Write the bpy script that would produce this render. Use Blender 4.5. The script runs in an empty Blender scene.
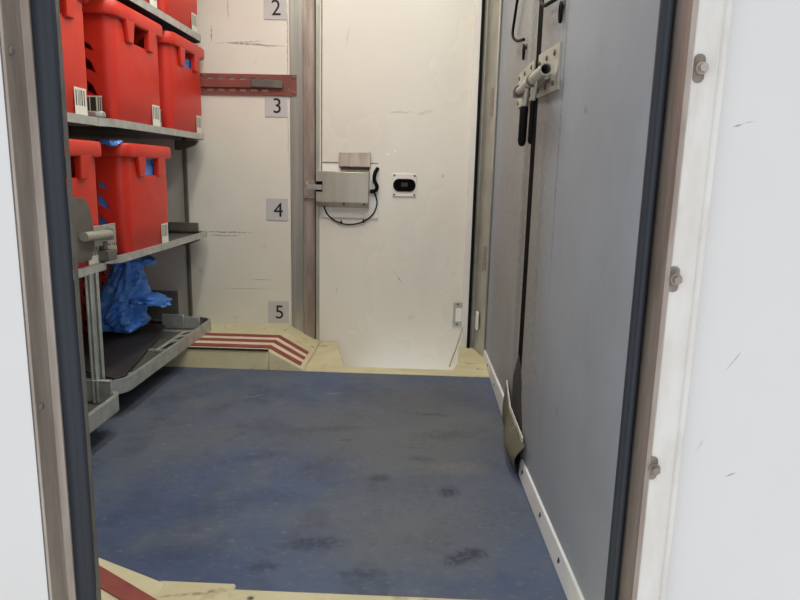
import bpy, bmesh, math, random
from mathutils import Vector, Matrix, noise
random.seed(7)
SC = bpy.context.scene
COL = SC.collection
PI = math.pi

# ------------------------------------------------------------------ camera
F = 660.0; H = 0.8
yv = Vector(((423-400)/F, (300-171)/F, -1)).normalized()
zv = -Vector(((317-400)/F, (300-3700)/F, -1)); zv = (zv - yv*zv.dot(yv)).normalized()
xv = yv.cross(zv)
cam = bpy.data.cameras.new('camera'); cam.sensor_width = 36; cam.lens = F/800*36; cam.clip_start = 0.02
co = bpy.data.objects.new('camera', cam); COL.objects.link(co)
co.matrix_world = Matrix.Translation((0, 0, H)) @ Matrix((xv, yv, zv)).to_4x4()
SC.camera = co

# ------------------------------------------------------------------ materials
def lin(c):
    c = c/255.0
    return c/12.92 if c <= 0.04045 else ((c+0.055)/1.055)**2.4
def rgb(c): return (lin(c[0]), lin(c[1]), lin(c[2]), 1)

class NT:
    def __init__(s, m): s.t = m.node_tree; s.n = s.t.nodes; s.l = s.t.links
    def new(s, k, **kw):
        x = s.n.new(k)
        for a, b in kw.items(): setattr(x, a, b)
        return x
    def link(s, a, b): s.l.new(a, b)

MATS = {}
def mat(name, c1, c2=None, scale=4.0, rough=0.5, rough2=None, metal=0.0, bump=0.0, bscale=None,
        stretch=(1, 1, 1), lo=0.35, hi=0.65, spec=0.5, layers=(), stamps=(), plane='xz', detail=5, coat=0.0):
    """layers: (colour, scale, stretch, lo, hi, amount); stamps: (u, v, angle, L, W, colour, amount, wobble)"""
    m = bpy.data.materials.new(name); m.use_nodes = True
    t = NT(m); b = t.n['Principled BSDF']
    tc = t.new('ShaderNodeTexCoord'); P = tc.outputs['Object']
    def noisef(sc, st, det=detail):
        mp = t.new('ShaderNodeMapping'); mp.inputs['Scale'].default_value = st; t.link(P, mp.inputs['Vector'])
        n = t.new('ShaderNodeTexNoise'); n.inputs['Scale'].default_value = sc; n.inputs['Detail'].default_value = det
        n.inputs['Roughness'].default_value = 0.6
        t.link(mp.outputs[0], n.inputs['Vector']); return n
    def rng(sock, lo, hi, a=0.0, bb=1.0):
        r = t.new('ShaderNodeMapRange'); r.inputs[1].default_value = lo; r.inputs[2].default_value = hi
        r.inputs[3].default_value = a; r.inputs[4].default_value = bb; t.link(sock, r.inputs[0]); return r.outputs[0]
    def mix(fac, A, B):
        x = t.new('ShaderNodeMix', data_type='RGBA'); t.link(fac, x.inputs[0])
        for s, v in ((6, A), (7, B)):
            if isinstance(v, tuple): x.inputs[s].default_value = v
            else: t.link(v, x.inputs[s])
        return x.outputs[2]
    n0 = noisef(scale, stretch)
    col = mix(rng(n0.outputs['Fac'], lo, hi), rgb(c1), rgb(c2 or c1))
    for (c, s, st, l, h, amt) in layers:
        col = mix(rng(noisef(s, st).outputs['Fac'], l, h, 0, amt), col, rgb(c))
    if stamps:
        wob = noisef(30, (1, 1, 1), 4); brk = noisef(70, (1, 1, 1), 3)
        for (u, v, ang, L, W, c, amt, wb) in stamps:
            mp = t.new('ShaderNodeMapping', vector_type='TEXTURE')
            if plane == 'xz': loc = (u, 0, v); rot = (0, -ang, 0); s = (L/2, 1, W/2); msk = (1, 0, 1)
            elif plane == 'yz': loc = (0, u, v); rot = (ang, 0, 0); s = (1, L/2, W/2); msk = (0, 1, 1)
            else: loc = (u, v, 0); rot = (0, 0, ang); s = (L/2, W/2, 1); msk = (1, 1, 0)
            mp.inputs['Location'].default_value = loc; mp.inputs['Rotation'].default_value = rot; mp.inputs['Scale'].default_value = s
            d = t.new('ShaderNodeVectorMath', operation='MULTIPLY_ADD')
            t.link(wob.outputs['Color'], d.inputs[0]); d.inputs[1].default_value = (wb,)*3; t.link(P, d.inputs[2])
            d2 = t.new('ShaderNodeVectorMath', operation='SUBTRACT'); t.link(d.outputs[0], d2.inputs[0]); d2.inputs[1].default_value = (wb*0.5,)*3
            t.link(d2.outputs[0], mp.inputs['Vector'])
            k = t.new('ShaderNodeVectorMath', operation='MULTIPLY'); t.link(mp.outputs[0], k.inputs[0]); k.inputs[1].default_value = msk
            ln = t.new('ShaderNodeVectorMath', operation='LENGTH'); t.link(k.outputs[0], ln.inputs[0])
            f = rng(ln.outputs['Value'], 1.0, 0.35, 0, amt)
            mul = t.new('ShaderNodeMath', operation='MULTIPLY'); t.link(f, mul.inputs[0]); t.link(rng(brk.outputs['Fac'], 0.3, 0.55), mul.inputs[1])
            col = mix(mul.outputs[0], col, rgb(c))
    t.link(col, b.inputs['Base Color'])
    b.inputs['Metallic'].default_value = metal
    b.inputs['Specular IOR Level'].default_value = spec
    b.inputs['Coat Weight'].default_value = coat
    if rough2 is None: b.inputs['Roughness'].default_value = rough
    else: t.link(rng(n0.outputs['Fac'], 0.3, 0.7, rough, rough2), b.inputs['Roughness'])
    if bump:
        bp = t.new('ShaderNodeBump'); bp.inputs['Strength'].default_value = bump; bp.inputs['Distance'].default_value = 0.01
        nb = noisef(bscale or scale*6, stretch); t.link(nb.outputs['Fac'], bp.inputs['Height']); t.link(bp.outputs[0], b.inputs['Normal'])
    MATS[name] = m
    return m

DIRT = (122, 110, 92)
M_wall = mat('dirty_white_panel', (226, 224, 213), (219, 215, 202), 2.2, 0.45, 0.6, bump=0.05, bscale=40,
    layers=[((190, 178, 158), 3.0, (1, 1, .35), .58, .8, .5), ((160, 146, 122), 14, (1, 1, 1), .66, .8, .35)],
    stamps=[(-.74, 1.318, -.04, .30, .010, (92, 82, 66), .85, .010), (-.80, 1.327, .06, .26, .006, (110, 98, 80), .7, .012),
            (-.93, 1.36, 1.5, .08, .008, (100, 90, 75), .7, .01), (-.855, 1.46, 1.57, .10, .007, (150, 135, 110), .7, .008),
            (-.88, .505, 0.0, .30, .008, (112, 100, 84), .8, .010), (-.90, .49, .02, .18, .008, (130, 118, 100), .7, .012),
            (-.80, .245, .02, .30, .004, (120, 110, 96), .6, .006), (-.73, .29, 0, .12, .005, (120, 110, 96), .6, .006),
            (-.6, 1.33, 1.57, .5, .006, (120, 96, 70), .8, .006), (-.6, .95, 1.57, .35, .005, (140, 116, 88), .6, .006)])
M_door = mat('door_white_gel', (228, 224, 214), (222, 217, 206), 1.6, 0.18, 0.32, spec=0.5,
    layers=[((200, 192, 178), 2.0, (1, 1, .3), .55, .8, .4)],
    stamps=[(-.10, .32, -.9, .10, .006, (150, 140, 128), .8, .008), (-.38, .25, 1.3, .05, .005, (150, 140, 128), .6, .006),
            (-.157, .868, -.5, .022, .012, (252, 250, 244), 1, .01), (-.126, .886, .4, .014, .008, (252, 250, 244), 1, .008), (-.11, 1.05, 0, .14, .012, (170, 160, 144), .5, .02), (-.03, .13, .3, .06, .035, (205, 160, 140), .35, .03), (-.34, 1.36, 1.4, .1, .006, (180, 165, 140), .6, .01),
            (.0, 1.05, .3, .09, .02, (190, 184, 172), .6, .02), (.09, .78, .2, .02, .02, (170, 160, 145), .6, .01)])
M_white = mat('white_paint', (232, 230, 224), (224, 221, 214), 3, 0.4)
M_grey = mat('grey_laminate', (152, 159, 168), (141, 147, 154), 2.0, 0.5, 0.62, bump=0.03, bscale=90, spec=.4, plane='yz',
    layers=[((126, 124, 118), 3.0, (1, 1, .3), .52, .78, .45), ((168, 172, 180), 60, (1, 1, 1), .7, .8, .25)],
    stamps=[(1.72, .8, 1.57, 2.6, .44, (134, 130, 116), .75, .10), (2.2, .8, 1.57, 2.8, .9, (138, 136, 122), .7, .10), (1.80, .70, 1.57, 2.1, .12, (88, 80, 70), .75, .03), (1.93, .9, 1.57, 2.2, .14, (100, 92, 80), .6, .04), (1.495, .95, 1.57, 1.2, .020, (100, 98, 94), .65, .02), (1.80, .30, 1.57, .8, .12, (100, 98, 96), .45, .05),  # broadest stamp tints the far panel with warm lamplight; the others are grime
            (1.64, .62, 1.57, .9, .05, (112, 112, 114), .45, .04), (1.96, .75, 1.57, 1.9, .10, (112, 108, 100), .55, .05),
            (1.50, .22, 1.3, .16, .008, (105, 105, 110), .5, .02), (1.35, .3, .4, .05, .02, (120, 120, 124), .5, .02),
            (1.45, .1, .5, .06, .006, (178, 184, 192), .7, .01), (1.25, .2, .6, .05, .005, (178, 184, 192), .6, .01),
            (1.30, .92, .2, .03, .02, (104, 106, 112), .6, .01), (1.2, .08, -.5, .05, .006, (178, 184, 192), .7, .01),
            (1.6, .32, .2, .16, .03, (128, 116, 104), .35, .05), (2.55, .35, 1.57, .7, .25, (120, 116, 108), .35, .08)])
M_floor = mat('blue_floor_mat', (74, 90, 122), (68, 83, 112), 3.0, 0.5, 0.68, bump=0.12, bscale=160, spec=.35, plane='xy',
    layers=[((100, 104, 106), 1.7, (1, .8, 1), .38, .58, .65), ((50, 64, 98), 3.2, (1, .8, 1), .52, .68, .5), ((58, 64, 76), 6.5, (1, .9, 1), .52, .64, .4), ((112, 114, 112), 9, (1, .9, 1), .56, .72, .35),
            ((48, 54, 64), 14, (1, 1, 1), .60, .72, .35), ((136, 137, 136), 40, (1, 1.8, 1), .57, .70, .38), ((38, 46, 60), 130, (1, 1, 1), .66, .76, .35)],
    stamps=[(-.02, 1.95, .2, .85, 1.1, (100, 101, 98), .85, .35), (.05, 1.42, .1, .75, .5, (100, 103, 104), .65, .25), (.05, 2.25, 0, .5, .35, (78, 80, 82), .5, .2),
            (.12, 1.70, .1, .22, .10, (122, 120, 110), .5, .08), (-.25, 1.95, .2, .3, .06, (56, 60, 66), .5, .1), (.08, 1.92, .1, .24, .09, (60, 62, 66), .5, .1),
            (-.21, 1.30, .2, .18, .07, (46, 54, 72), .75, .06), (.09, 1.56, -.4, .07, .08, (40, 46, 58), .8, .04),
            (-.09, 1.62, .3, .08, .07, (46, 52, 66), .7, .04), (.11, 1.27, .6, .13, .06, (38, 44, 58), .8, .05),
            (.14, 1.29, -.5, .06, .04, (38, 44, 58), .7, .03), (-.21, 1.86, .2, .06, .02, (52, 58, 70), .7, .03),
            (-.62, 1.5, 1.2, .8, .30, (52, 74, 122), .45, .2), (-.45, 1.19, 0, .5, .16, (56, 74, 118), .5, .12), (.05, 1.18, 0, .6, .1, (60, 76, 116), .4, .1), (-.45, 1.72, .5, .28, .05, (52, 64, 88), .55, .06), (-.30, 2.28, .3, .1, .025, (118, 124, 132), .8, .04),
            (-.58, 2.22, .5, .12, .02, (116, 122, 132), .8, .04), (.12, 2.42, .0, .25, .05, (96, 96, 96), .5, .06),
            (.05, 2.10, .0, .2, .03, (56, 60, 68), .6, .05), (-.30, 1.21, .1, .1, .05, (50, 58, 76), .7, .05),
            (-.10, 1.20, .1, .14, .04, (48, 56, 74), .6, .05), (.02, 1.75, .0, .10, .05, (58, 62, 70), .6, .05)])
M_cream = mat('cream_gelcoat', (210, 203, 166), (198, 188, 150), 6, 0.45, 0.6, bump=0.2, bscale=30, plane='xy',
    layers=[((150, 132, 98), 14, (1, 1, 1), .60, .72, .6), ((112, 96, 74), 40, (1, 1, 1), .68, .76, .5)],
    stamps=[(-.88, 2.90, 0, .016, .016, (50, 44, 34), .95, .002), (-.70, 2.90, 0, .016, .016, (50, 44, 34), .95, .002),
            (-.30, 1.10, 0, .018, .018, (46, 40, 30), .95, .002), (-.38, 1.115, 0, .02, .014, (46, 40, 30), .9, .004),
            (-.42, 1.10, .2, .14, .014, (120, 104, 76), .7, .02), (.22, 2.70, -.2, .10, .012, (60, 52, 40), .9, .006),
            (.25, 2.62, .0, .02, .02, (70, 60, 46), .9, .006), (-.43, 2.90, 0, .06, .03, (120, 104, 76), .8, .03),
            (-.47, 2.85, 0, .03, .03, (110, 94, 70), .8, .02)])
M_red_grip = mat('red_grip_tape', (146, 72, 62), (128, 60, 53), 20, 0.75, bump=0.2, bscale=300)
M_pale_grip = mat('pale_grip_tape', (222, 206, 184), (206, 190, 166), 20, 0.7)
M_steel = mat('brushed_stainless', (180, 180, 173), (158, 158, 151), 6, 0.32, 0.44, metal=0.6, bump=0.03, bscale=60, stretch=(6, 6, .3))
M_steel_box = mat('stainless_box', (196, 191, 176), (172, 167, 153), 3, 0.26, 0.36, metal=0.7, stretch=(5, 5, .5))
M_jamb = mat('stained_stainless', (176, 165, 156), (140, 126, 115), 3, 0.38, 0.55, metal=0.45, bump=0.05, stretch=(8, 8, 1.0),
    layers=[((104, 86, 72), 5, (3, 3, .5), .55, .75, .6)])
M_alu = mat('aluminium', (184, 183, 172), (166, 165, 154), 8, 0.42, metal=0.45)
M_galv = mat('galvanised_steel', (196, 198, 192), (172, 176, 172), 22, 0.34, 0.48, metal=0.5, layers=[((120, 122, 120), 8, (1, 1, 1), .6, .75, .4)])
M_galv_dark = mat('dull_galvanised', (116, 112, 105), (96, 93, 87), 14, 0.5, metal=0.35)
M_rubber = mat('black_rubber_seal', (50, 55, 63), (40, 44, 51), 3, 0.55, stretch=(4, 4, .4), bump=.03, spec=.35)
M_black = mat('black_rubber', (14, 14, 15), (20, 20, 21), 9, 0.6, spec=.10)
M_gap = mat('dark_gap_and_grime', (46, 41, 38), (62, 56, 52), 9, 0.8)
M_red = mat('red_crate_plastic', (204, 48, 30), (194, 42, 28), 5, 0.38, 0.5, spec=0.45, layers=[((176, 40, 28), 3, (1, 1, 2), .56, .76, .3)])
M_maroon = mat('maroon_rail', (138, 78, 68), (118, 64, 55), 9, 0.5, layers=[((168, 120, 100), 30, (1, 1, 1), .64, .75, .4)])
M_kick = mat('pale_kick_strip', (230, 231, 230), (220, 221, 220), 6, 0.45, 0.55, layers=[((150, 148, 142), 20, (1, 1, 1), .63, .75, .4)])
M_tape = mat('grey_olive_tape', (156, 153, 130), (132, 129, 110), 8, 0.6, 0.7, layers=[((92, 88, 74), 20, (1, 1, 1), .58, .72, .5)])
M_frayed = mat('white_frayed_edge', (222, 220, 214), (196, 192, 184), 90, 0.8)
M_exterior = mat('white_exterior_skin', (214, 211, 208), (209, 206, 204), 1.5, 0.32, 0.42, spec=.45,
    stamps=[(.373, .862, .30, .016, .0028, (110, 112, 116), .95, .003), (.386, .866, .15, .016, .0016, (130, 132, 136), .8, .003),
            (.402, .573, 1.0, .04, .0022, (150, 150, 154), .8, .004), (.416, .418, .45, .018, .003, (110, 112, 116), .9, .002),
            (.373, .46, 1.1, .03, .002, (150, 150, 154), .7, .003), (.437, .955, 0, .006, .004, (150, 150, 150), .8, .002),
            (-.60, .3, 1.4, .06, .002, (170, 172, 176), .6, .003)])
M_flange = mat('white_flange_paint', (214, 210, 204), (203, 197, 190), 9, 0.42, 0.55, bump=0.08, bscale=60, stretch=(3, 3, 1),
    layers=[((176, 166, 152), 7, (5, 1, 1), .58, .74, .55)])
M_slot = mat('grimy_slot', (96, 86, 76), (150, 138, 124), 40, 0.8)
M_sign = mat('pale_grey_plate', (196, 194, 194), (190, 188, 188), 5, 0.5)
M_ink = mat('black_lettering', (18, 18, 20), None, 5, 0.5)
M_bag = mat('blue_polythene', (104, 166, 244), (74, 134, 228), 9, 0.24, 0.36, spec=.6)
M_mat_dark = mat('dark_rubber_sheet', (46, 42, 46), (60, 54, 54), 5, 0.6, layers=[((92, 86, 84), 16, (1, 1, 1), .6, .75, .35)])
M_concrete = mat('ceiling_white', (224, 221, 214), None, 2, 0.6)
M_hole = mat('dark_hollow', (15, 13, 12), None, 5, .9, spec=.05)

def barcode():
    m = bpy.data.materials.new('barcode_sticker'); m.use_nodes = True
    t = NT(m); b = t.n['Principled BSDF']; tc = t.new('ShaderNodeTexCoord')
    sp = t.new('ShaderNodeSeparateXYZ'); t.link(tc.outputs['Object'], sp.inputs[0])
    def M(op, a, bb):
        x = t.new('ShaderNodeMath', operation=op)
        for i, v in enumerate((a, bb)):
            if v is None: continue
            if isinstance(v, (int, float)): x.inputs[i].default_value = v
            else: t.link(v, x.inputs[i])
        return x.outputs[0]
    u = M('ADD', sp.outputs[0], sp.outputs[1])
    fl = M('FLOOR', M('MULTIPLY', u, 330), None)
    wn = t.new('ShaderNodeTexWhiteNoise', noise_dimensions='1D'); t.link(fl, wn.inputs['W'])
    bars = M('GREATER_THAN', wn.outputs[0], .48)
    top = M('MULTIPLY', M('GREATER_THAN', sp.outputs[2], .036), M('LESS_THAN', sp.outputs[2], .078))
    f = M('MULTIPLY', bars, top)
    x = t.new('ShaderNodeMix', data_type='RGBA'); t.link(f, x.inputs[0])
    x.inputs[6].default_value = rgb((222, 220, 208)); x.inputs[7].default_value = rgb((50, 54, 46))
    t.link(x.outputs[2], b.inputs['Base Color']); b.inputs['Roughness'].default_value = .45
    return m
M_bar = barcode()

# ------------------------------------------------------------------ mesh helpers
def box(bm, x0, x1, y0, y1, z0, z1):
    v = [bm.verts.new((x, y, z)) for x in (x0, x1) for y in (y0, y1) for z in (z0, z1)]
    for f in ((0, 1, 3, 2), (4, 6, 7, 5), (0, 4, 5, 1), (2, 3, 7, 6), (0, 2, 6, 4), (1, 5, 7, 3)):
        bm.faces.new([v[i] for i in f])
    return bm
def hexa(bm, pts):       # eight points: bottom four, top four (both counter-clockwise)
    v = [bm.verts.new(p) for p in pts]
    for f in ((3, 2, 1, 0), (4, 5, 6, 7), (0, 1, 5, 4), (1, 2, 6, 5), (2, 3, 7, 6), (3, 0, 4, 7)):
        bm.faces.new([v[i] for i in f])
    return bm
def extrude_poly(bm, pts, axis, a, b):   # closed polygon in the plane across axis, extruded from a to b
    def p3(p, t):
        if axis == 'z': return (p[0], p[1], t)
        if axis == 'y': return (p[0], t, p[1])
        return (t, p[0], p[1])
    A = [bm.verts.new(p3(p, a)) for p in pts]; B = [bm.verts.new(p3(p, b)) for p in pts]
    n = len(pts); bm.faces.new(A); bm.faces.new(B[::-1])
    for i in range(n): bm.faces.new((A[i], B[i], B[(i+1) % n], A[(i+1) % n]))
    return bm
def loft(bm, loops, cap0=True, cap1=True, closed=False):
    R = [[bm.verts.new(p) for p in lp] for lp in loops]; n = len(R[0])
    k = len(R)
    for i in range(k if closed else k-1):
        a, b = R[i], R[(i+1) % k]
        for j in range(n): bm.faces.new((a[j], a[(j+1) % n], b[(j+1) % n], b[j]))
    if not closed:
        if cap0: bm.faces.new(R[0][::-1])
        if cap1: bm.faces.new(R[-1])
    return bm
def rrect(hx, hy, r, z, n=5, cx=0, cy=0):
    out = []
    for (sx, sy, a0) in ((1, 1, 0), (-1, 1, PI/2), (-1, -1, PI), (1, -1, 1.5*PI)):
        for i in range(n+1):
            a = a0 + PI/2*i/n
            out.append((cx+sx*(hx-r)+r*math.cos(a), cy+sy*(hy-r)+r*math.sin(a), z))
    return out
def smooth_path(pts, k=6):
    P = [Vector(p) for p in pts]; out = []
    for i in range(len(P)-1):
        a, b, c, d = P[max(i-1, 0)], P[i], P[i+1], P[min(i+2, len(P)-1)]
        for j in range(k):
            t = j/k
            out.append(.5*((2*b)+(c-a)*t+(2*a-5*b+4*c-d)*t*t+(3*b-a-3*c+d)*t**3))
    out.append(P[-1]); return out
def tube(bm, pts, r, seg=10):
    P = [Vector(p) for p in pts]; loops = []; up = None
    for i, p in enumerate(P):
        t = (P[min(i+1, len(P)-1)]-P[max(i-1, 0)]).normalized()
        if up is None: up = t.orthogonal().normalized()
        up = (up - t*up.dot(t)).normalized(); s = t.cross(up)
        rr = r[i] if isinstance(r, (list, tuple)) else r
        loops.append([p+(up*math.cos(2*PI*j/seg)+s*math.sin(2*PI*j/seg))*rr for j in range(seg)])
    return loft(bm, loops)
def hollow_tube(bm, a, b, r, w, seg=24):
    a, b = Vector(a), Vector(b); t = (b-a).normalized(); u = t.orthogonal().normalized(); s = t.cross(u)
    def ring(p, q): return [p+(u*math.cos(2*PI*j/seg)+s*math.sin(2*PI*j/seg))*q for j in range(seg)]
    return loft(bm, [ring(a, r-w), ring(a, r), ring(b, r), ring(b, r-w)], closed=True)
def disc(bm, c, axis, r, h, seg=14, dome=0.0):
    ax = {'x': Vector((1, 0, 0)), 'y': Vector((0, 1, 0)), 'z': Vector((0, 0, 1))}[axis]
    c = Vector(c); u = ax.orthogonal().normalized(); s = ax.cross(u)
    def ring(d, q): return [c+ax*d+(u*math.cos(2*PI*j/seg)+s*math.sin(2*PI*j/seg))*q for j in range(seg)]
    return loft(bm, [ring(0, r), ring(h*.6, r*.96), ring(h*.88, r*.75), ring(h, r*.4)] if dome else [ring(0, r), ring(h, r)])

LOC = {}
def link_mesh(name, bm, m, parent=None, bevel=0.0, seg=2, smooth=False, label=None):
    loc = LOC.get(parent.name, Vector((0, 0, 0))) if parent else Vector((0, 0, 0))
    bmesh.ops.recalc_face_normals(bm, faces=bm.faces)
    bmesh.ops.translate(bm, verts=bm.verts, vec=-loc)
    me = bpy.data.meshes.new(name); bm.to_mesh(me); bm.free()
    me.materials.append(m)
    o = bpy.data.objects.new(name, me); COL.objects.link(o)
    if parent: o.parent = parent
    LOC[o.name] = loc
    if smooth or bevel:
        for p in me.polygons: p.use_smooth = True
        try: me.set_sharp_from_angle(angle=math.radians(38))
        except Exception: pass
    if bevel:
        b = o.modifiers.new('bevel', 'BEVEL'); b.width = bevel; b.segments = seg; b.limit_method = 'ANGLE'; b.angle_limit = math.radians(40)
        b.harden_normals = False
    if label: o['label'] = label
    return o
def tag(o, label, cat, group=None, kind=None):
    o['label'] = label; o['category'] = cat
    if group: o['group'] = group
    if kind: o['kind'] = kind
    return o
def thing(name, loc, label, cat, group=None):
    o = bpy.data.objects.new(name, None); COL.objects.link(o); o.location = loc; o.empty_display_size = .05
    LOC[o.name] = Vector(loc); return tag(o, label, cat, group)
def struct(name, bm, m, label, cat, **kw):
    return tag(link_mesh(name, bm, m, **kw), label, cat, kind='structure')
def dup(root, loc, label, rz=0.0):
    r = root.copy(); COL.objects.link(r); r.location = loc; r.rotation_euler = (0, 0, rz); r['label'] = label
    LOC[r.name] = Vector(loc)
    for ch in list(root.children):
        c = ch.copy(); COL.objects.link(c); c.parent = r
        for g in list(ch.children):
            d = g.copy(); COL.objects.link(d); d.parent = c
    return r
B = bmesh.new
def screw(parent, c, axis, r=.004, h=.002, m=None, name='screw'):
    return link_mesh(name, disc(B(), c, axis, r, h, 10, 1), m or M_steel, parent, smooth=True)

# ------------------------------------------------------------------ the compartment shell
YW = 2.985; CE = 2.0
struct('floor', box(B(), -1.82, .30, 1.128, 2.535, -.03, 0), M_floor, 'worn scuffed blue floor covering the middle of the compartment', 'floor')
struct('ceiling', box(B(), -1.86, .36, .82, 3.1, CE, CE+.04), M_concrete, 'white ceiling over the compartment', 'ceiling')
struct('wall_left', box(B(), -1.86, -1.82, .82, 3.06, -.2, CE), M_wall, 'white end wall behind the shelves', 'wall')
struct('backing_right', box(B(), .345, .37, .87, 3.06, -.2, CE), M_gap, 'dark backing added behind the grey panels to keep light out of their gap', 'wall')  # slab added to stop light leaking and keep the panel gap dark
bm = B(); box(bm, -1.82, -.591, YW, YW+.04, -.1, CE)
struct('wall_back', bm, M_wall, 'scuffed off-white wall panel carrying the number plates', 'wall')

# posts around the far door
bm = B(); box(bm, -.590, -.532, YW-.004, YW+.04, .0, CE)
t1 = struct('trim_1', bm, M_steel, 'flat stainless strip between the numbered wall and the far door post', 'door post', bevel=.002)
bm = B(); box(bm, -.530, -.484, YW-.016, YW+.03, -.02, CE)
box(bm, -.532, -.529, YW-.020, YW, -.02, CE); box(bm, -.484, -.480, YW-.024, YW+.03, -.02, CE)
t2 = struct('trim_2', bm, M_jamb, 'narrow stainless post on the left edge of the far door', 'door post', bevel=.001)
link_mesh('gasket', box(B(), -.480, -.476, YW-.002, YW+.03, -.02, CE), M_gap, t2, label='dark gasket line along the door edge')
link_mesh('edge_strip', box(B(), -.476, -.462, YW-.006, YW+.03, -.02, CE), M_alu, t2)
# right jamb of the far door, running out to the grey panels
bm = B(); extrude_poly(bm, [(.232, YW+.03), (.238, 2.965), (.252, 2.955), (.288, 2.80), (.30, 2.80), (.30, YW+.03)], 'z', -.02, CE)
t3 = struct('trim_3', bm, M_alu, 'stainless jamb between the far door and the grey panels', 'door post', bevel=.001)
link_mesh('gasket', box(B(), .226, .2375, YW-.035, YW+.03, .0, CE), M_black, t3, label='black rubber line down the right edge of the far door')
link_mesh('edge_strip', box(B(), .2, .2255, YW-.022, YW+.03, .0, CE), M_white, t3)
bm = B(); box(bm, .255, .266, 2.865, 2.9, .112, .19)
link_mesh('keeper_plate', bm, M_white, t3, bevel=.001, label='small white plate low on the jamb')
for z in (1.035, .385):
    bm = B(); box(bm, .268, .286, 2.835, 2.85, z, z+.105)
    for k in range(5): tube(bm, [(.284, 2.826, z+.021*k+.002), (.284, 2.826, z+.021*k+.019)], .0075, 10)
    link_mesh('hinge', bm, M_jamb, t3, smooth=True)
bm = B()
tube(bm, [(.287, 2.794, .02), (.287, 2.794, 1.98)], .006, 8)
link_mesh('piano_hinge', bm, M_alu, t3, smooth=True)

# far door leaf
bm = B(); box(bm, -.462, .203, YW+.004, YW+.04, -.19, CE)
d1 = struct('door_1', bm, M_door, 'glossy white far door with a stainless lock box', 'door')
bm = B(); box(bm, -.454, -.450, YW+.001, YW+.005, .78, CE); box(bm, -.454, -.20, YW+.001, YW+.005, .826, .830)
link_mesh('panel_groove', bm, M_slot, d1)
link_mesh('backing_plate', box(B(), -.448, -.196, YW-.004, YW+.006, .585, .822), M_white, d1, bevel=.001)
bm = B(); hexa(bm, [(-.470, YW-.052, .655), (-.236, YW-.052, .655), (-.236, YW-.002, .630), (-.470, YW-.002, .630),
                    (-.470, YW-.052, .788), (-.236, YW-.052, .788), (-.236, YW-.002, .790), (-.470, YW-.002, .790)])
lb = link_mesh('lock_box', bm, M_steel_box, d1, bevel=.002, label='brushed stainless lock box')
link_mesh('bolt_recess', box(B(), -.468, -.440, YW-.0545, YW-.051, .70, .745), M_hole, lb)
bm = B(); box(bm, -.51, -.442, YW-.058, YW-.053, .708, .730)
link_mesh('bolt', bm, M_steel, lb, bevel=.001)
for x in (-.345, -.255): screw(lb, (x, YW-.052, .648), 'y', .005, -.004, M_gap)
bm = B(); box(bm, -.528, -.478, YW-.030, YW-.017, .668, .745)
kp = link_mesh('keeper', bm, M_jamb, d1, bevel=.002)
for z in (.682, .732): screw(kp, (-.514, YW-.030, z), 'y', .006, -.003, M_steel)
bm = B(); hexa(bm, [(-.372, YW-.020, .812), (-.233, YW-.020, .812), (-.233, YW+.002, .800), (-.372, YW+.002, .800),
                    (-.372, YW-.010, .872), (-.233, YW-.010, .872), (-.233, YW+.002, .874), (-.372, YW+.002, .870)])
cf = link_mesh('cover_flap', bm, M_jamb, d1, bevel=.001, label='bent stainless flap above the lock box')
link_mesh('dark_line', box(B(), -.365, -.238, YW-.016, YW, .797, .803), M_gap, cf)  # thin dark line along the foot of the flap
tube_bm = tube(B(), smooth_path([(-.200, YW-.008, .808), (-.212, YW-.018, .785), (-.214, YW-.020, .755), (-.202, YW-.02, .728), (-.208, YW-.018, .710), (-.232, YW-.016, .705)]), .0085, 10)
link_mesh('hose', tube_bm, M_black, d1, smooth=True, label='thick black hose')
tube_bm = tube(B(), smooth_path([(-.442, YW-.012, .645), (-.425, YW-.006, .60), (-.385, YW-.004, .568), (-.330, YW-.004, .555), (-.270, YW-.004, .566), (-.222, YW-.006, .600), (-.202, YW-.008, .648), (-.208, YW-.012, .688), (-.222, YW-.014, .706)]), .0032, 8)
cb = link_mesh('cable', tube_bm, M_black, d1, smooth=True, label='thin black cable looping under the lock box')
for x, z in ((-.362, .560), (-.262, .568)): link_mesh('clip', box(B(), x-.003, x+.003, YW-.006, YW+.006, z-.004, z+.012), M_black, cb)
bm = B(); box(bm, -.134, -.028, YW-.003, YW+.005, .686, .786)
hp = link_mesh('handle_plate', bm, M_white, d1, bevel=.002)
lo = [(x, YW-.0045, z) for x, z, _ in rrect(.050, .028, .027, 0, 6, -.081, .736)]
hi = [(x, YW-.002, z) for x, z, _ in rrect(.050, .028, .027, 0, 6, -.081, .736)]
link_mesh('handle_pocket', loft(B(), [hi, lo]), M_hole, hp, label='black oval handle pocket')
rim = [[(x, y, z) for x, z, _ in rrect(a, b_, c, 0, 6, -.081, .736)] for a, b_, c, y in ((.050, .028, .027, YW-.003), (.050, .028, .027, YW-.008), (.044, .022, .021, YW-.008), (.044, .022, .021, YW-.003))]
link_mesh('handle_bezel', loft(B(), rim, closed=True), M_black, hp, smooth=True)
bm = B(); box(bm, -.095, -.066, YW-.007, YW-.0035, .729, .747)
link_mesh('lever', bm, M_rubber, hp, bevel=.001)
for x in (-.126, -.036):
    for z in (.694, .778): screw(hp, (x, YW-.003, z), 'y', .005, -.002, M_galv_dark)
bm = B(); box(bm, .158, .200, YW-.004, YW+.006, .098, .212)
kpl = link_mesh('latch_keeper', bm, M_galv, d1, bevel=.001, label='grey metal keeper plate low on the door')
link_mesh('slot', box(B(), .170, .198, YW-.006, YW-.002, .122, .185), M_white, kpl)
for z in (.108, .203): screw(kpl, (.178, YW-.004, z), 'y', .005, -.002, M_galv_dark)

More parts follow.
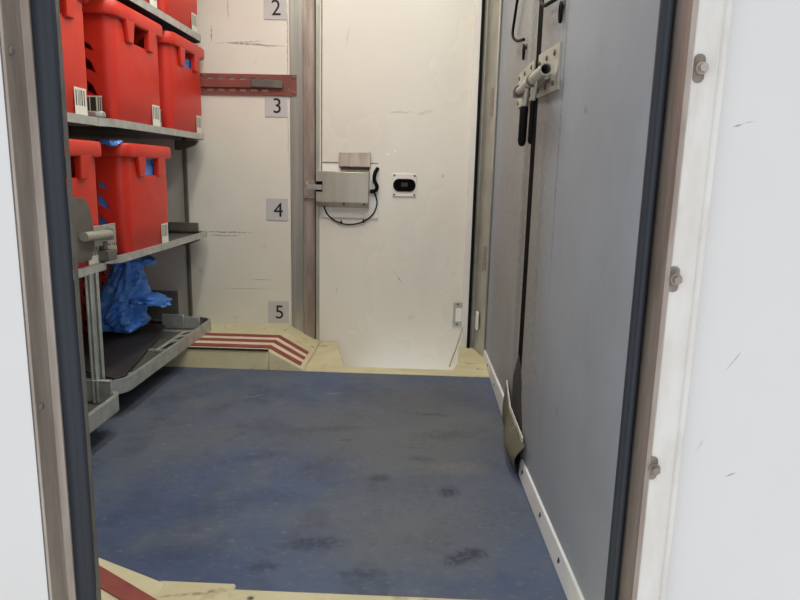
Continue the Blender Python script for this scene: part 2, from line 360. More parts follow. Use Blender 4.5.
# moulded cream sill under the far door, with its red stripes
bm = B()
hexa(bm, [(-1.82, 2.53, -.03), (-.60, 2.53, -.03), (-.60, YW, -.03), (-1.82, YW, -.03), (-1.82, 2.545, .08), (-.60, 2.545, .08), (-.60, YW, .08), (-1.82, YW, .08)])
hexa(bm, [(-.60, 2.53, -.03), (-.455, 2.53, -.03), (-.455, YW, -.03), (-.60, YW, -.03), (-.60, 2.545, .08), (-.455, 2.532, .006), (-.455, YW, .006), (-.60, YW, .08)])
extrude_poly(bm, [(-.455, 2.53), (.30, 2.53), (.30, 2.80), (.19, 2.80), (.145, 2.60), (-.30, 2.60), (-.375, YW), (-.455, YW)], 'z', -.03, .006)
box(bm, -.375, -.28, 2.60, 3.06, -.20, -.16); box(bm, .19, .335, 2.79, 3.06, -.2, .004); box(bm, -.375, .24, 2.56, 2.60, -.20, -.02)
hexa(bm, [(-.375, 2.6, -.16), (-.30, 2.6, -.16), (-.36, YW, -.16), (-.40, YW, -.16), (-.375, 2.6, -.02), (-.301, 2.6, -.02), (-.376, YW, -.02), (-.40, YW, -.02)])
T4X = tube(B(), [(.206, 2.972, .10), (.170, 2.80, .05), (.134, 2.635, .010)], .0032, 8)
t4 = struct('trim_4', bm, M_cream, 'moulded cream sill in front of the far door with three red stripes', 'sill', bevel=.006)
link_mesh('edge_strip', T4X, M_galv, t4, smooth=True, label='grey edging running down to the sill')
def zsill(x): return .08 if x < -.60 else .006+(.08-.006)*(-.455-x)/.145
def band(bm, x0, xa, ya, xb, yb, w, yoff=0, top=.0025):
    # straight along the ledge, then diagonal down the slope
    secs = [(x0, ya), (xa, ya), (xb, yb)]
    dl = []
    for x, y in secs:
        z = zsill(x)+.0004
        dl.append([(x, y-w/2, z-.0015), (x, y+w/2, z-.0015), (x, y+w/2, z+top), (x, y-w/2, z+top)])
    # break at the crest so that the strip follows the slope
    return loft(bm, dl)
for k, (ya, yb) in enumerate(((2.757, 2.735), (2.672, 2.655), (2.587, 2.575))):
    link_mesh('grip_stripe', band(B(), -1.25, -.602, ya, -.472, yb, .042), M_red_grip, t4, label='red grip stripe')
for ya, yb in ((2.715, 2.695), (2.630, 2.615)):
    link_mesh('pale_stripe', band(B(), -1.25, -.602, ya, -.472, yb, .046, top=.0012), M_pale_grip, t4, label='pale stripe between the red ones')

bm = B(); box(bm, -1.25, -.60, 2.5405, 2.549, .074, .0815)
link_mesh('sealant_line', bm, M_gap, t4, label='dark crack along the front edge')
# near sill
bm = B()
hexa(bm, [(-1.82, .70, -.03), (-.62, .70, -.03), (-.62, 1.134, -.03), (-1.82, 1.134, -.03), (-1.82, .70, .07), (-.62, .70, .07), (-.62, 1.126, .07), (-1.82, 1.126, .07)])
hexa(bm, [(-.62, .70, -.03), (-.47, .70, -.03), (-.47, 1.134, -.03), (-.62, 1.134, -.03), (-.62, .70, .07), (-.47, .70, .006), (-.47, 1.132, .006), (-.62, 1.126, .07)])
box(bm, -.47, .30, .70, 1.128, -.03, .004); box(bm, -.49, -.338, 1.0, 1.142, -.03, .006)
t5 = struct('trim_5', bm, M_cream, 'worn cream sill at the bottom left corner of the photo with one red stripe', 'sill', bevel=.005)
bm = B(); secs = []
for x, y in ((-1.0, 1.095), (-.62, 1.095), (-.47, 1.065)):
    z = .07 if x <= -.62 else .006
    secs.append([(x, y-.03, z-.0015), (x, y+.014, z-.0015), (x, y+.014, z+.003), (x, y-.03, z+.003)])
link_mesh('grip_stripe', loft(bm, secs), M_red_grip, t5, label='red grip stripe')

# ------------------------------------------------------------------ grey leaves of the right side
bm = B(); box(bm, .295, .325, 1.858, 2.795, .004, CE)
d2 = struct('door_2', bm, M_grey, 'far grey panel of the right wall, between the dark seam and the far door', 'door', bevel=.003)
link_mesh('seam_gasket', box(B(), .2915, .325, 1.762, 1.8575, .004, CE), M_hole, d2, label='dark grimy seam between the two grey panels')
bm = B(); extrude_poly(bm, [(2.795, .004), (2.795, .042), (1.86, .082), (1.86, .004)], 'x', .287, .296)
kk = link_mesh('kick_strip', bm, M_kick, d2, bevel=.001, label='pale strip along the foot of the panel')
for y in (2.60, 2.35): screw(kk, (.287, y, .030), 'x', .006, -.002, M_gap)
# near leaf, opened a degree or two
ang = math.atan2(.014, .985)
def leaf(y, off=0.0): return .282 + (1.873-y)*.036 + off
bm = B(); hexa(bm, [(leaf(.885), .885, .004), (leaf(.885, .024), .885, .004), (leaf(1.755, .03), 1.755, .004), (leaf(1.755), 1.755, .004),
                    (leaf(.885), .885, CE), (leaf(.885, .024), .885, CE), (leaf(1.755, .03), 1.755, CE), (leaf(1.755), 1.755, CE)])
d3 = struct('door_3', bm, M_grey, 'near grey panel of the right wall, between the dark seam and the doorway seal', 'door', bevel=.003)
bm = B(); hexa(bm, [(leaf(.89, -.008), .89, .002), (leaf(.89, .004), .89, .002), (leaf(1.67, .004), 1.67, .002), (leaf(1.67, -.008), 1.67, .002),
                    (leaf(.89, -.006), .89, .058), (leaf(.89, .004), .89, .058), (leaf(1.655, .004), 1.655, .052), (leaf(1.655, -.006), 1.655, .052)])
kk = link_mesh('kick_strip', bm, M_kick, d3, bevel=.001, label='white strip along the foot of the panel')
for y in (1.62, 1.40, 1.22): 
    screw(kk, (leaf(y, -.007), y, .034), 'x', .0055, -.002, M_gap); screw(kk, (leaf(y, -.007), y+.006, .027), 'x', .004, -.002, M_slot)

# slide bolt across the seam
sb = thing('slide_bolt', (.287, 1.83, 1.0), 'metal slide bolt with black grips mounted across the seam of the grey panels', 'bolt')
def xl(y): return min(leaf(y), .287) if y < 1.873 else .291
LF = lambda y, o: leaf(y, o)
bm = B(); hexa(bm, [(LF(1.525, -.005), 1.525, .983), (LF(1.525, .001), 1.525, .983), (LF(1.752, .001), 1.752, .988), (LF(1.752, -.005), 1.752, .988),
                    (LF(1.525, -.005), 1.525, 1.083), (LF(1.525, .001), 1.525, 1.083), (LF(1.752, .001), 1.752, 1.092), (LF(1.752, -.005), 1.752, 1.092)])
p1 = link_mesh('base_plate', bm, M_alu, sb, bevel=.001)
for y in (1.57, 1.65, 1.73):
    for z in (1.003, 1.068): screw(p1, (leaf(y, -.005), y, z), 'x', .007, -.004, M_galv_dark)
link_mesh('hole', disc(B(), (leaf(1.54, -.005), 1.545, 1.03), 'x', .016, -.001, 16), M_galv, p1)
bm = B(); box(bm, .288, .2955, 1.862, 2.15, .998, 1.10)
p2 = link_mesh('base_plate', bm, M_alu, sb, bevel=.001)
for y in (1.90, 2.02, 2.13):
    for z in (1.012, 1.085): screw(p2, (.288, y, z), 'x', .007, -.004, M_galv_dark)
bm = B(); hollow_tube(bm, (.258, 1.50, 1.022), (.258, 1.66, 1.022), .0135, .003); hollow_tube(bm, (.258, 1.70, 1.022), (.258, 1.75, 1.022), .0135, .003)
link_mesh('guide_tube', bm, M_alu, sb, smooth=True)
link_mesh('guide_foot', box(B(), .258, .284, 1.60, 1.75, 1.014, 1.030), M_alu, sb, bevel=.002)
bm = B(); tube(bm, [(.258, 1.60, 1.022), (.258, 1.99, 1.022)], .0102, 18)
bt = link_mesh('bolt', bm, M_steel, sb, smooth=True)
for y0, y1 in ((1.662, 1.682), (1.905, 1.93)):
    bm = B(); hollow_tube(bm, (.258, y0, 1.022), (.258, y1, 1.022), .0155, .0055)
    link_mesh('collar', bm, M_galv_dark, bt, smooth=True)
link_mesh('guide_block', box(B(), .258, .284, 1.94, 1.97, 1.010, 1.034), M_alu, sb, bevel=.002)
for y, gr in ((1.735, .0105), (1.60, .0062)):
    bm = B(); tube(bm, [(.258, y, 1.02), (.250, y, .96)], gr*.7, 12)
    gs = link_mesh('grip_stem', bm, M_steel, sb, smooth=True)
    bm = B(); tube(bm, [(.250, y, .966), (.250, y, .962), (.249, y, .880), (.249, y, .872), (.249, y, .868)], [gr*.8, gr, gr, gr*.8, gr*.4], 14)
    link_mesh('grip', bm, M_black, gs, smooth=True, label='black rubber grip')

# black cords hanging with their hooks
def cord(path, hook, label):
    t = thing('cord', path[-1], label, 'cord', 'black cords at the top of the grey panels')
    link_mesh('strap', tube(B(), smooth_path(path, 8), .0045, 10), M_black, t, smooth=True)
    y, z, x = hook
    bm = B(); ring = [(x-.006, y+.010*math.cos(a), z-.014+.020*math.sin(a)) for a in [2*PI*i/16 for i in range(17)]]
    tube(bm, ring, .0035, 8)
    link_mesh('hook', bm, M_black, t, smooth=True)
    link_mesh('anchor', disc(B(), (x+.003, y, z+.004), 'x', .011, -.010, 14, 1), M_galv_dark, t, smooth=True)
cord([(.284, 2.10, 1.52), (.276, 2.14, 1.38), (.278, 2.25, 1.29), (.278, 2.28, 1.24), (.282, 2.20, 1.208), (.284, 2.06, 1.186)], (2.06, 1.165, .292),
     'black cord looped against the far grey panel left of the seam')
cord([(.280, 1.75, 1.52), (.274, 1.74, 1.30), (.272, 1.73, 1.228), (.272, 1.67, 1.190), (.276, 1.60, 1.180), (.286, 1.535, 1.178)], (1.530, 1.158, .293),
     'black cord hooked on the near grey panel right of the seam')

# curled tape over the gap between the two kick strips
fl = thing('floor_strip', (.28, 1.84, 0), 'curled peeling grey strip at the foot of the dark seam', 'strip')
def flap(path_bot, path_top, n=14, curl=.03):
    bm = B(); rows = []
    for i in range(n+1):
        t = i/n; b_ = Vector(path_bot[0]).lerp(Vector(path_bot[1]), t); c = Vector(path_top[0]).lerp(Vector(path_top[1]), t)
        row = []
        for j in range(7):
            s = j/6; p = b_.lerp(c, s); p.x -= curl*math.sin(PI*s)*(.5+.5*math.sin(PI*t))*(.8+.4*t); p.z += .006*math.sin(9*t+2*s)*s
            row.append(p)
        rows.append(row)
    V = [[bm.verts.new(p) for p in r] for r in rows]
    for i in range(n):
        for j in range(6): bm.faces.new((V[i][j], V[i+1][j], V[i+1][j+1], V[i][j+1]))
    bmesh.ops.solidify(bm, geom=bm.faces[:], thickness=.002)
    return bm
link_mesh('tape', flap([(.286, 2.08, .004), (.281, 1.86, .004)], [(.290, 2.03, .145), (.281, 1.84, .110)], curl=.012), M_tape, fl, smooth=True)
link_mesh('tape', flap([(.278, 1.90, .004), (.278, 1.66, .003)], [(.280, 1.85, .120), (.284, 1.61, .115)], curl=.030), M_tape, fl, smooth=True)
def fray(a, b_, n):
    bm = B(); a, b_ = Vector(a), Vector(b_)
    for i in range(n):
        p = a.lerp(b_, i/n); q = a.lerp(b_, (i+.95)/n); h = .010+.012*random.random()
        hexa(bm, [p+Vector((-.002, 0, -h)), q+Vector((-.002, 0, -h*.6)), q+Vector((.001, 0, -h*.6)), p+Vector((.001, 0, -h)), p+Vector((-.002, 0, .004)), q+Vector((-.002, 0, .004)), q+Vector((.001, 0, .004)), p+Vector((.001, 0, .004))])
    return bm
link_mesh('frayed_edge', fray((.288, 2.03, .148), (.279, 1.86, .118), 9), M_frayed, fl, label='white frayed edge')
link_mesh('frayed_edge', fray((.278, 1.85, .124), (.281, 1.63, .120), 10), M_frayed, fl, label='white frayed edge')
bm = B(); extrude_poly(bm, [(1.86, .004), (1.62, .004), (1.58, .06), (1.61, .13), (1.70, .17), (1.75, .26), (1.80, .30), (1.86, .22)], 'x', .2872, .2905)
for v in bm.verts: v.co.x += min(0, leaf(min(v.co.y, 1.87)) - .2885)
for v in bm.verts: v.co.x = min(v.co.x, .2905) if v.co.y > 1.87 else leaf(v.co.y, -.0015 if v.co.x < .286 else .001)
link_mesh('adhesive_patch', bm, M_gap, fl, label='dark grimy patch behind the peeling strip')

# ------------------------------------------------------------------ near doorway, right side
bm = B(); box(bm, .306, 1.7, .822, .862, -.4, CE+.1)
wr = struct('wall_front_right', bm, M_exterior, 'scratched white outer skin filling the right of the photo', 'wall')
bm = B(); box(bm, .3055, .342, .812, .824, -.4, CE); box(bm, .337, .346, .8095, .824, -.4, CE)
t6 = struct('trim_6', bm, M_flange, 'white bolted flange right of the doorway', 'door frame', bevel=.003)
for (x, z) in ((.3162, .924), (.3125, .677), (.3105, .428)):
    lo = [(a, .8125, b_) for a, b_, _ in rrect(.0065, .016, .006, 0, 5, x-.001, z)]
    hi = [(a, .8108, b_) for a, b_, _ in rrect(.0065, .016, .006, 0, 5, x-.001, z)]
    sl = link_mesh('slot', loft(B(), [lo, hi]), M_slot, t6, label='grimy oblong slot')
    bm = B(); disc(bm, (x+.0015, .811, z), 'y', .0072, -.0025, 16); disc(bm, (x+.0015, .8085, z), 'y', .0052, -.007, 6)
    link_mesh('bolt', bm, M_jamb, t6, smooth=True)
bm = B(); extrude_poly(bm, [(.2985, .872), (.3005, .8105), (.3062, .8105), (.3062, .872)], 'z', -.4, CE)
link_mesh('jamb_plate', bm, M_jamb, t6, label='stained brown stainless jamb')
bm = B()
prof = []
def seal_profile(cx, cy, w, d):
    pts = []
    for i in range(28):
        a = 2*PI*i/28; r = 1.0 - .16*max(0, math.cos(4*a+PI))
        pts.append((cx+w*r*math.cos(a), cy+d*r*math.sin(a)))
    return pts
def twist_extrude(bm, prof, z0, z1, n=14, wob=.0012):
    lp = []
    for k in range(n+1):
        z = z0+(z1-z0)*k/n; lp.append([(x+wob*math.sin(k*1.7), y, z) for x, y in prof])
    return loft(bm, lp)
t7 = struct('trim_7', extrude_poly(B(), seal_profile(.2905, .866, .0085, .014), 'z', -.4, CE), M_rubber, 'dark rubber door seal on the right of the doorway', 'door seal', smooth=True)
# left side
bm = B(); box(bm, -1.86, -.4945, .7905, .835, -.4, CE+.1); box(bm, -1.86, -.53, .83, .862, -.4, CE)
wl = struct('wall_front_left', bm, M_exterior, 'pale outer skin at the left edge of the photo', 'wall')
bm = B(); extrude_poly(bm, [(-.492, .789), (-.488, .789), (-.4925, .835), (-.484, .838), (-.484, .872), (-.53, .872), (-.53, .80), (-.492, .80)], 'z', -.4, CE)
t8 = struct('trim_8', bm, M_jamb, 'stained stainless jamb left of the doorway with two rivets', 'door frame', bevel=.0012)
for z in (.927, .487):
    link_mesh('rivet', disc(B(), (-.4895, .801, z), 'x', .0052, .0045, 14, 1), M_galv_dark, t8, smooth=True)
t9 = struct('trim_9', twist_extrude(B(), seal_profile(-.4785, .855, .0160, .015), -.4, CE), M_rubber, 'dark ribbed rubber door seal on the left of the doorway', 'door seal', smooth=True)
link_mesh('lip', box(B(), -.4630, -.4612, .858, .867, -.4, CE), M_galv_dark, t9, label='pale thin lip along the seal')

# ------------------------------------------------------------------ number plates and rail on the back wall
for ch, z0, lab in (('2', 1.420, 'grey plate numbered 2 at the top of the wall'), ('3', 1.017, 'grey plate numbered 3 under the maroon rail'),
                ('4', .564, 'grey plate numbered 4 left of the stainless lock box'), ('5', .092, 'grey plate numbered 5 just above the cream sill')):
    x0 = -.701; n = thing('number_plate', (x0+.05, YW, z0), lab, 'number plate', 'number plates on the back wall')
    link_mesh('plate', box(B(), x0, x0+.098, YW-.003, YW+.001, z0, z0+.1), M_sign, n, bevel=.0008)
    cu = bpy.data.curves.new('numeral', 'FONT'); cu.body = ch; cu.size = .090; cu.extrude = .0006; cu.align_x = 'CENTER'; cu.offset = .0001
    tmp = bpy.data.objects.new('tmp', cu); COL.objects.link(tmp)
    dg = bpy.context.evaluated_depsgraph_get(); me = bpy.data.meshes.new_from_object(tmp.evaluated_get(dg))
    bpy.data.objects.remove(tmp); bpy.data.curves.remove(cu)
    me.transform(Matrix.Translation((.004, -.0038, .018)) @ Matrix.Rotation(PI/2, 4, 'X'))
    me.materials.clear(); me.materials.append(M_ink); me.name = 'numeral'
    o = bpy.data.objects.new('numeral', me); COL.objects.link(o); o.parent = n; o['label'] = 'black numeral '+ch

rl = thing('wall_rail', (-.78, YW, 1.15), 'maroon slotted rail on the back wall between plates 2 and 3', 'rail')
def rail_mesh():
    bm = B(); x0, x1, z0, z1 = -1.02, -.560, 1.108, 1.195; y0, y1 = YW-.010, YW-.006
    bars = [(z0, 1.122), (1.132, 1.171), (1.181, z1)]
    for a, b_ in bars: box(bm, x0, x1, y0, y1, a, b_)
    xs = []; x = x0
    while x < -.70:
        xs.append(x); x += .048
    for a, b_ in ((1.122, 1.132), (1.171, 1.181)):
        for x in xs: box(bm, x, x+.018, y0, y1, a, b_)
        box(bm, xs[-1]+.018+.03, x1, y0, y1, a, b_)
    box(bm, x0, x1, YW-.006, YW, z0, z0+.003); box(bm, x0, x1, YW-.006, YW, z1-.003, z1)
    hexa(bm, [(x0, YW-.022, 1.138), (-.63, YW-.022, 1.138), (-.63, y0, 1.134), (x0, y0, 1.134), (x0, YW-.022, 1.166), (-.63, YW-.022, 1.166), (-.63, y0, 1.170), (x0, y0, 1.170)])
    return bm
link_mesh('channel', rail_mesh(), M_maroon, rl)
bm = B(); hexa(bm, [(-.755, YW-.032, 1.140), (-.618, YW-.026, 1.136), (-.618, YW-.020, 1.136), (-.755, YW-.022, 1.140),
                    (-.755, YW-.032, 1.174), (-.618, YW-.026, 1.168), (-.618, YW-.020, 1.168), (-.755, YW-.022, 1.174)])
link_mesh('tongue', bm, M_galv_dark, rl, bevel=.003, label='grey metal tongue')
for z in (1.120, 1.183): screw(rl, (-.572, YW-.010, z), 'y', .007, -.004, M_galv_dark)

# ------------------------------------------------------------------ racks
def rim_path(xf, xb, y0, y1, r):
    # open path: from the back along one end, round the front corners, to the back again
    pts = [(xb, y0)]
    for i in range(9): a = -PI/2+PI/2*i/8; pts.append((xf-r+r*math.cos(a), y0+r+r*math.sin(a)))
    for i in range(9): a = PI/2*i/8; pts.append((xf-r+r*math.cos(a), y1-r+r*math.sin(a)))
    pts.append((xb, y1)); return pts
def shelf(parent, xf, y0, y1, ztop, hh, depth, name='shelf', r=.06, deck=.012, lip=.018, deckmat=None):
    xb = xf-depth; path = rim_path(xf, xb, y0, y1, r); inner = rim_path(xf-.003, xb, y0+.003, y1-.003, r-.003); lipp = rim_path(xf-lip, xb, y0+lip, y1-lip, max(r-lip, .01))
    bm = B(); secs = []
    for a, b_, c in zip(path, inner, lipp):
        secs.append([(a[0], a[1], ztop-hh), (a[0], a[1], ztop), (c[0], c[1], ztop), (c[0], c[1], ztop-.003), (b_[0], b_[1], ztop-.003), (b_[0], b_[1], ztop-hh)])
    loft(bm, secs)
    s = link_mesh(name, bm, M_galv, parent, smooth=True)
    bm = B(); pts = rim_path(xf-.002, xb, y0+.002, y1-.002, r-.002)
    extrude_poly(bm, pts, 'z', ztop-deck-.003, ztop-deck)
    link_mesh('deck', bm, deckmat or M_galv_dark, s)
    return s
XS = -.950
LEV = ((1.338, .026), (.934, .024), (.512, .022))
# far rack: three shelves, bottom tray, back legs
fr = thing('shelving_rack', (-1.25, 2.45, 0), 'galvanised rack against the back wall, its bottom tray holding a crumpled blue bag', 'rack', 'shelf racks')
for z, hh in LEV: shelf(fr, XS, 2.02, 2.955, z, hh, .66)
tr = shelf(fr, -.922, 1.945, 2.895, .128, .046, .87, 'tray', r=.075, deck=.030, lip=.012)
for (y0, y1, x0, x1) in ((2.10, 2.12, -1.6, -.93), (2.40, 2.42, -1.6, -.93), (2.70, 2.72, -1.6, -.93)):
    link_mesh('cross_rib', box(B(), x0, x1, y0, y1, .098, .106), M_galv, tr, bevel=.001)
for y in (2.50, 2.58, 2.66):
    link_mesh('lattice_bar', tube(B(), [(-.99, y-.12, .108), (-.985, y, .110), (-.94, y+.06, .108)], .006, 8), M_galv, tr, smooth=True)
bm = B(); box(bm, -1.025, -.955, 2.775, 2.785, .099, .150); box(bm, -1.12, -1.025, 2.775, 2.79, .099, .160)
link_mesh('end_stop', bm, M_galv, tr, bevel=.002)
bm = B(); box(bm, -1.22, -1.075, 2.855, 2.862, .11, .250); box(bm, -1.22, -1.075, 2.845, 2.862, .11, .116)
link_mesh('end_plate', bm, M_galv_dark, fr, bevel=.002, label='dull grey end plate behind the tray')
for x, y in ((-1.052, 2.945), (-1.78, 2.945)):
    bm = B(); box(bm, x-.008, x+.008, y-.008, y+.008, .081, CE)
    link_mesh('leg', bm, M_galv_dark, fr, bevel=.002)
link_mesh('end_stop', box(B(), -1.20, -.985, 2.885, 2.90, .515, .552), M_galv_dark, fr, bevel=.002)
for z in (.895, .475):
    bm = B(); extrude_poly(bm, [(-1.09, z+.012), (-.985, z+.012), (-1.0, z-.008), (-1.06, z-.03), (-1.09, z-.03)], 'y', 2.93, 2.945)
    link_mesh('bracket', bm, M_galv_dark, fr)
# near rack
nr = thing('shelving_rack', (-1.25, 1.5, 0), 'galvanised rack beside the doorway, with the latch plate and twin bars', 'rack', 'shelf racks')
for z, hh in LEV: shelf(nr, XS+.006, 1.05, 1.985, z-.004, hh, .66)
tr2 = shelf(nr, -.882, 1.05, 1.875, .128, .048, .74, 'tray', r=.05, deck=.030, lip=.014)
bm = B(); box(bm, -1.02, -.905, 1.842, 1.850, .100, .172); box(bm, -1.02, -.905, 1.830, 1.85, .168, .172)
link_mesh('end_stop', bm, M_galv, tr2, bevel=.002)
for x, y in ((-1.038, 1.09), (-1.60, 1.09)):
    link_mesh('leg', box(B(), x-.011, x+.011, y-.011, y+.011, .08, CE), M_galv_dark, nr, bevel=.002)
for y in (1.838, 1.876):
    bm = B()
    for dx in (-.006, .006): tube(bm, [(-.950+dx, y, .10), (-.950+dx, y, .49)], .0055, 8)
    link_mesh('upright_bar', bm, M_galv, nr, smooth=True)
bm = B(); extrude_poly(bm, [(1.66, .525), (1.865, .525), (1.880, .56), (1.882, .64), (1.868, .68), (1.84, .705), (1.66, .705)], 'x', -.955, -.949)
lp = link_mesh('latch_plate', bm, M_galv_dark, nr, bevel=.001, label='flat galvanised latch plate')
bm = B(); tube(bm, [(-.935, 1.80, .598), (-.935, 1.95, .592)], .0135, 16)
link_mesh('latch_bolt', bm, M_alu, lp, smooth=True)
bm = B(); box(bm, -.951, -.945, 1.88, 2.015, .560, .620); box(bm, -.947, -.921, 1.95, 1.962, .574, .612)
link_mesh('latch_bracket', bm, M_alu, lp, bevel=.001)
bm = B(); box(bm, -.965, -.925, 1.92, 1.975, .513, .545); box(bm, -.96, -.94, 1.93, 1.95, .545, .57)
link_mesh('latch_catch', bm, M_galv_dark, lp, bevel=.003)
for z in (.934,):
    bm = B(); box(bm, -.975, -.952, 1.95, 2.012, z, z+.012); tube(bm, [(-.963, 1.997, z+.004), (-.963, 1.997, z+.016)], .014, 12)
    link_mesh('joint_clip', bm, M_galv, nr, bevel=.002)

# ------------------------------------------------------------------ crates
def boolean(bm_a, bm_b):
    obs = []
    for b_ in (bm_a, bm_b):
        bmesh.ops.recalc_face_normals(b_, faces=b_.faces)
        me = bpy.data.meshes.new('tmp'); b_.to_mesh(me); b_.free(); o = bpy.data.objects.new('tmp', me); COL.objects.link(o); obs.append(o)
    md = obs[0].modifiers.new('b', 'BOOLEAN'); md.operation = 'DIFFERENCE'; md.object = obs[1]; md.solver = 'EXACT'
    dg = bpy.context.evaluated_depsgraph_get(); me = bpy.data.meshes.new_from_object(obs[0].evaluated_get(dg))
    out = B(); out.from_mesh(me)
    for o in obs: bpy.data.objects.remove(o)
    bpy.data.meshes.remove(me); return out
def crate_body():
    bm = B()
    loft(bm, [rrect(.276, .180, .030, 0), rrect(.284, .188, .034, .010), rrect(.288, .192, .036, .10), rrect(.288, .192, .036, .33),
              rrect(.284, .188, .032, .33), rrect(.284, .188, .032, .10), rrect(.280, .184, .03, .012), rrect(.20, .12, .03, .010)])
    c = B()
    for s in (-1, 1):
        box(c, s*.27, s*.32, -.058, .058, .262, .322) if s > 0 else box(c, -.32, -.27, -.058, .058, .262, .322)
    for k in range(6):
        x = .215-.082*k
        for z, h, w in ((.225, .020, .016), (.168, .036, .022), (.100, .036, .022), (.040, .030, .022)):
            if z < .05 and k == 0: continue
            hexa(c, [(x-w, -.25, z), (x+w*.8, -.25, z-h*.55), (x+w*.8, .25, z-h*.55), (x-w, .25, z),
                     (x-w, -.25, z+h), (x+w*.2, -.25, z+h*.35), (x+w*.2, .25, z+h*.35), (x-w, .25, z+h)])
    return boolean(bm, c)
def crate_rim():
    bm = B()
    loft(bm, [rrect(.286, .190, .034, .318), rrect(.302, .206, .044, .320), rrect(.305, .209, .046, .328), rrect(.305, .209, .046, .358), rrect(.300, .204, .042, .365),
              rrect(.288, .192, .034, .365), rrect(.283, .187, .030, .356), rrect(.283, .187, .030, .318)], closed=True)
    for s in (-1, 1):           # ears either side of each hand hole
        for y0, y1, q0, q1 in ((-.118, -.058, -.100, -.060), (.058, .118, .060, .100)):
            pts = [(s*.2885, q0, .256), (s*.2885, q1, .256), (s*.299, q1, .258), (s*.299, q0, .258), (s*.2885, y0, .324), (s*.2885, y1, .324), (s*.304, y1, .324), (s*.304, y0, .324)]
            hexa(bm, pts)
    return bm
c0 = thing('crate', (0, 0, 0), '', 'crate', 'red plastic crates on the racks')
link_mesh('body', crate_body(), M_red, c0, smooth=True)
link_mesh('rim', crate_rim(), M_red, c0, bevel=.004)
link_mesh('barcode_label', box(B(), .2882, .2890, .090, .154, .012, .084), M_bar, c0, label='white barcode sticker')
link_mesh('barcode_label', box(B(), .195, .246, -.1930, -.1922, .012, .082), M_bar, c0, label='white barcode sticker')
XC = XS-.010-.288
Z3, Z2, Z4, ZT = .923, .501, 1.327, .099
spots = [
    (XC, 2.290, Z3, .000, 'red crate in the middle of the row level with the maroon rail'),
    (XC, 2.752, Z3, .010, 'red crate beside the back wall at the left end of the maroon rail'),
    (XC+.004, 1.752, Z3-.004, -.01, 'red crate nearest the doorway, level with the maroon rail, cut by the door seal'),
    (XC, 2.322, Z2, .012, 'red crate standing on the shelf directly above the hanging blue bag'),
    (XC+.002, 1.772, Z2-.004, 0, 'red crate behind the galvanised latch plate'),
    (XC, 2.310, Z4, .0, 'red crate on the highest shelf, the nearer one, cut off by the photo top'),
    (XC, 2.735, Z4, -.008, 'red crate on the highest shelf beside the back wall, above the maroon rail'),
    (-1.575, 2.595, ZT, PI/2, 'shaded red crate at the back of the bottom tray, behind the blue bag'),
]
crates = []
for i, (x, y, z, rz, lab) in enumerate(spots):
    if i == 0: c0.location = (x, y, z); c0['label'] = lab; crates.append(c0)
    else: crates.append(dup(c0, (x, y, z), lab, rz))

# ------------------------------------------------------------------ blue bags
def crumple(profile, seed, n=64, m=40, fold=.22, freq=2.6, path=None, sq=(1, 1)):
    """profile: list of (t, radius); path: centre line points"""
    bm = B(); loops = []; off = Vector((seed*7.3, seed*3.1, seed*1.7))
    P = smooth_path(path, 10)
    for i in range(m+1):
        t = i/m; c = P[min(int(t*(len(P)-1)), len(P)-1)]
        for (a, ra), (b_, rb) in zip(profile, profile[1:]):
            if a <= t <= b_: r = ra+(rb-ra)*(t-a)/max(b_-a, 1e-6)
        lp = []
        for j in range(n):
            th = 2*PI*j/n; d = Vector((math.cos(th)*sq[0], math.sin(th)*sq[1], 0))
            q = Vector((math.cos(th)*1.4, math.sin(th)*1.4, t*2.2))+off
            v = 1-2*abs(noise.noise(q*freq*.6)); w = 1-2*abs(noise.noise(q*freq*1.7+off)); u = noise.noise(q*freq*4)
            k = 1+fold*(v-.3)+fold*.55*(w-.3)+fold*.25*u
            p = c+d*r*k; p.z += r*.25*noise.noise(q*freq+off*2)
            lp.append(p)
        loops.append(lp)
    loft(bm, loops)
    return bm
bag = thing('plastic_bag', (-1.25, 2.62, .1), 'crumpled blue plastic bag slumped on the bottom tray below the shelf', 'bag')
bm = crumple([(0, .06), (.06, .085), (.2, .095), (.42, .078), (.62, .060), (.85, .046), (.97, .04), (1, .012)], 3, n=40, m=26, fold=.52, freq=1.8,
             path=[(-1.235, 2.60, .135), (-1.225, 2.60, .20), (-1.19, 2.60, .29), (-1.175, 2.59, .38), (-1.165, 2.57, .458)], sq=(.95, .9))
for v in bm.verts: v.co.z = max(v.co.z, .117); v.co.x = max(v.co.x, -1.362)
ob = link_mesh('body', bm, M_bag, bag)
bm = crumple([(0, .03), (.15, .055), (.5, .062), (.8, .058), (1, .026)], 9, 28, 16, fold=.5, freq=2.0,
             path=[(-1.20, 2.60, .285), (-1.15, 2.61, .27), (-1.10, 2.62, .25), (-1.06, 2.63, .235)])
link_mesh('loose_end', bm, M_bag, bag)
bm = crumple([(0, .04), (.3, .06), (.7, .040), (1, .004)], 5, 24, 12, fold=.45, freq=2.0,
             path=[(-1.165, 2.58, .435), (-1.145, 2.60, .425), (-1.125, 2.61, .41), (-1.10, 2.62, .395)])
link_mesh('loose_end', bm, M_bag, bag)
def inner_bag(i, seed, lab):
    x, y, z = spots[i][:3]
    b_ = thing('plastic_bag', (x+.1, y, z+.013), lab, 'bag', 'blue bags inside the crates')
    bm = crumple([(0, .08), (.05, .15), (.3, .17), (.7, .17), (.93, .165), (1, .05)], seed, 48, 26, fold=.14, freq=2.2,
                 path=[(x+.07, y, z+.016), (x+.07, y, z+.12), (x+.07, y, z+.22), (x+.07, y, z+.325)], sq=(1.75, 1.45))
    for v in bm.verts:
        v.co.z = max(v.co.z, z+.0145); v.co.x = min(max(v.co.x, x-.27), x+.276); v.co.y = min(max(v.co.y, y-.178), y+.178)
    link_mesh('body', bm, M_bag, b_, smooth=True); return b_
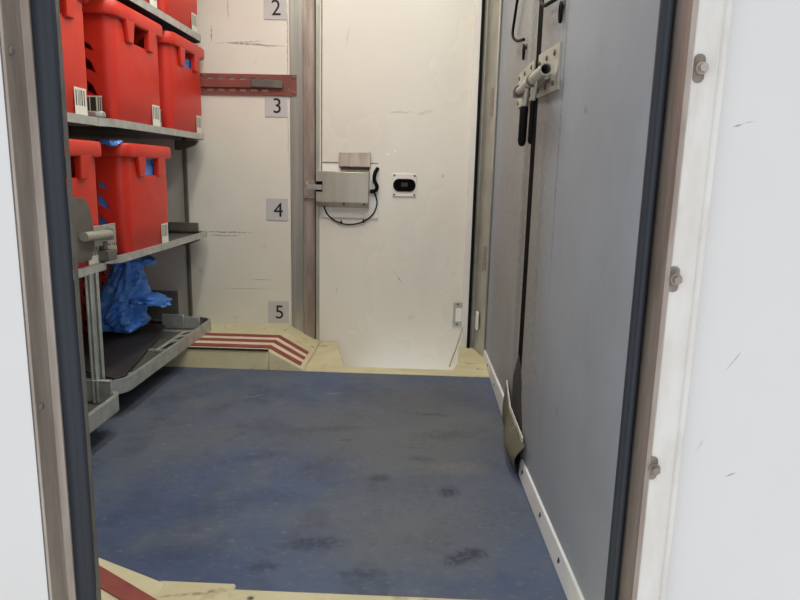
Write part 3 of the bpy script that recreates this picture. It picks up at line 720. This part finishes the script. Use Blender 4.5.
inner_bag(1, 2.2, 'blue bag inside the crate beside the back wall, seen through its hand hole')
b4 = inner_bag(3, 5.4, 'blue bag inside the crate above the hanging bag, a scrap showing at its rim')
x, y, z = spots[3][:3]
bm = crumple([(0, .02), (.3, .03), (.7, .026), (1, .008)], 6, 24, 14, fold=.4, path=[(x+.20, y-.15, z+.335), (x+.235, y-.18, z+.366), (x+.262, y-.215, z+.368), (x+.275, y-.235, z+.352)])
link_mesh('scrap', bm, M_bag, b4, smooth=True)

# dark sheet lying on the bottom tray
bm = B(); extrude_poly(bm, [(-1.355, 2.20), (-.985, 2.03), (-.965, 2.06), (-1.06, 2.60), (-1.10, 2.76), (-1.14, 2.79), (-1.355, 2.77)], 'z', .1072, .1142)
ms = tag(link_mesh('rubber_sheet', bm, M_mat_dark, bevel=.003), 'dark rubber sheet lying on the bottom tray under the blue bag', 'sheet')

# ------------------------------------------------------------------ lamp in the ceiling, added fill lamp, daylight from outside
em = bpy.data.materials.new('lamp_diffuser'); em.use_nodes = True
b_ = em.node_tree.nodes['Principled BSDF']; b_.inputs['Base Color'].default_value = (1, 1, 1, 1)
b_.inputs['Emission Color'].default_value = (1, .965, .87, 1); b_.inputs['Emission Strength'].default_value = 21
for cx, lab in ((-.58, 'long white ceiling lamp nearer the racks'), (.0, 'added fill lamp on the ceiling nearer the grey panels')):  # second lamp is added fill to brighten under the shelves
    cl = thing('ceiling_light', (cx, 1.95, CE), lab, 'lamp', 'ceiling lamps')
    link_mesh('housing', box(B(), cx-.08, cx+.08, 1.35, 2.55, CE-.03, CE), M_white, cl, bevel=.004)
    link_mesh('diffuser', box(B(), cx-.07, cx+.07, 1.37, 2.53, CE-.036, CE-.0301), em, cl)

w = bpy.data.worlds.new('world'); SC.world = w; w.use_nodes = True
bg = w.node_tree.nodes['Background']; bg.inputs[0].default_value = (.92, .96, 1.0, 1); bg.inputs[1].default_value = 1.15
SC.view_settings.view_transform = 'Standard'; SC.view_settings.look = 'None'
SC.view_settings.exposure = 0; SC.view_settings.gamma = 1; SC.view_settings.use_curve_mapping = False
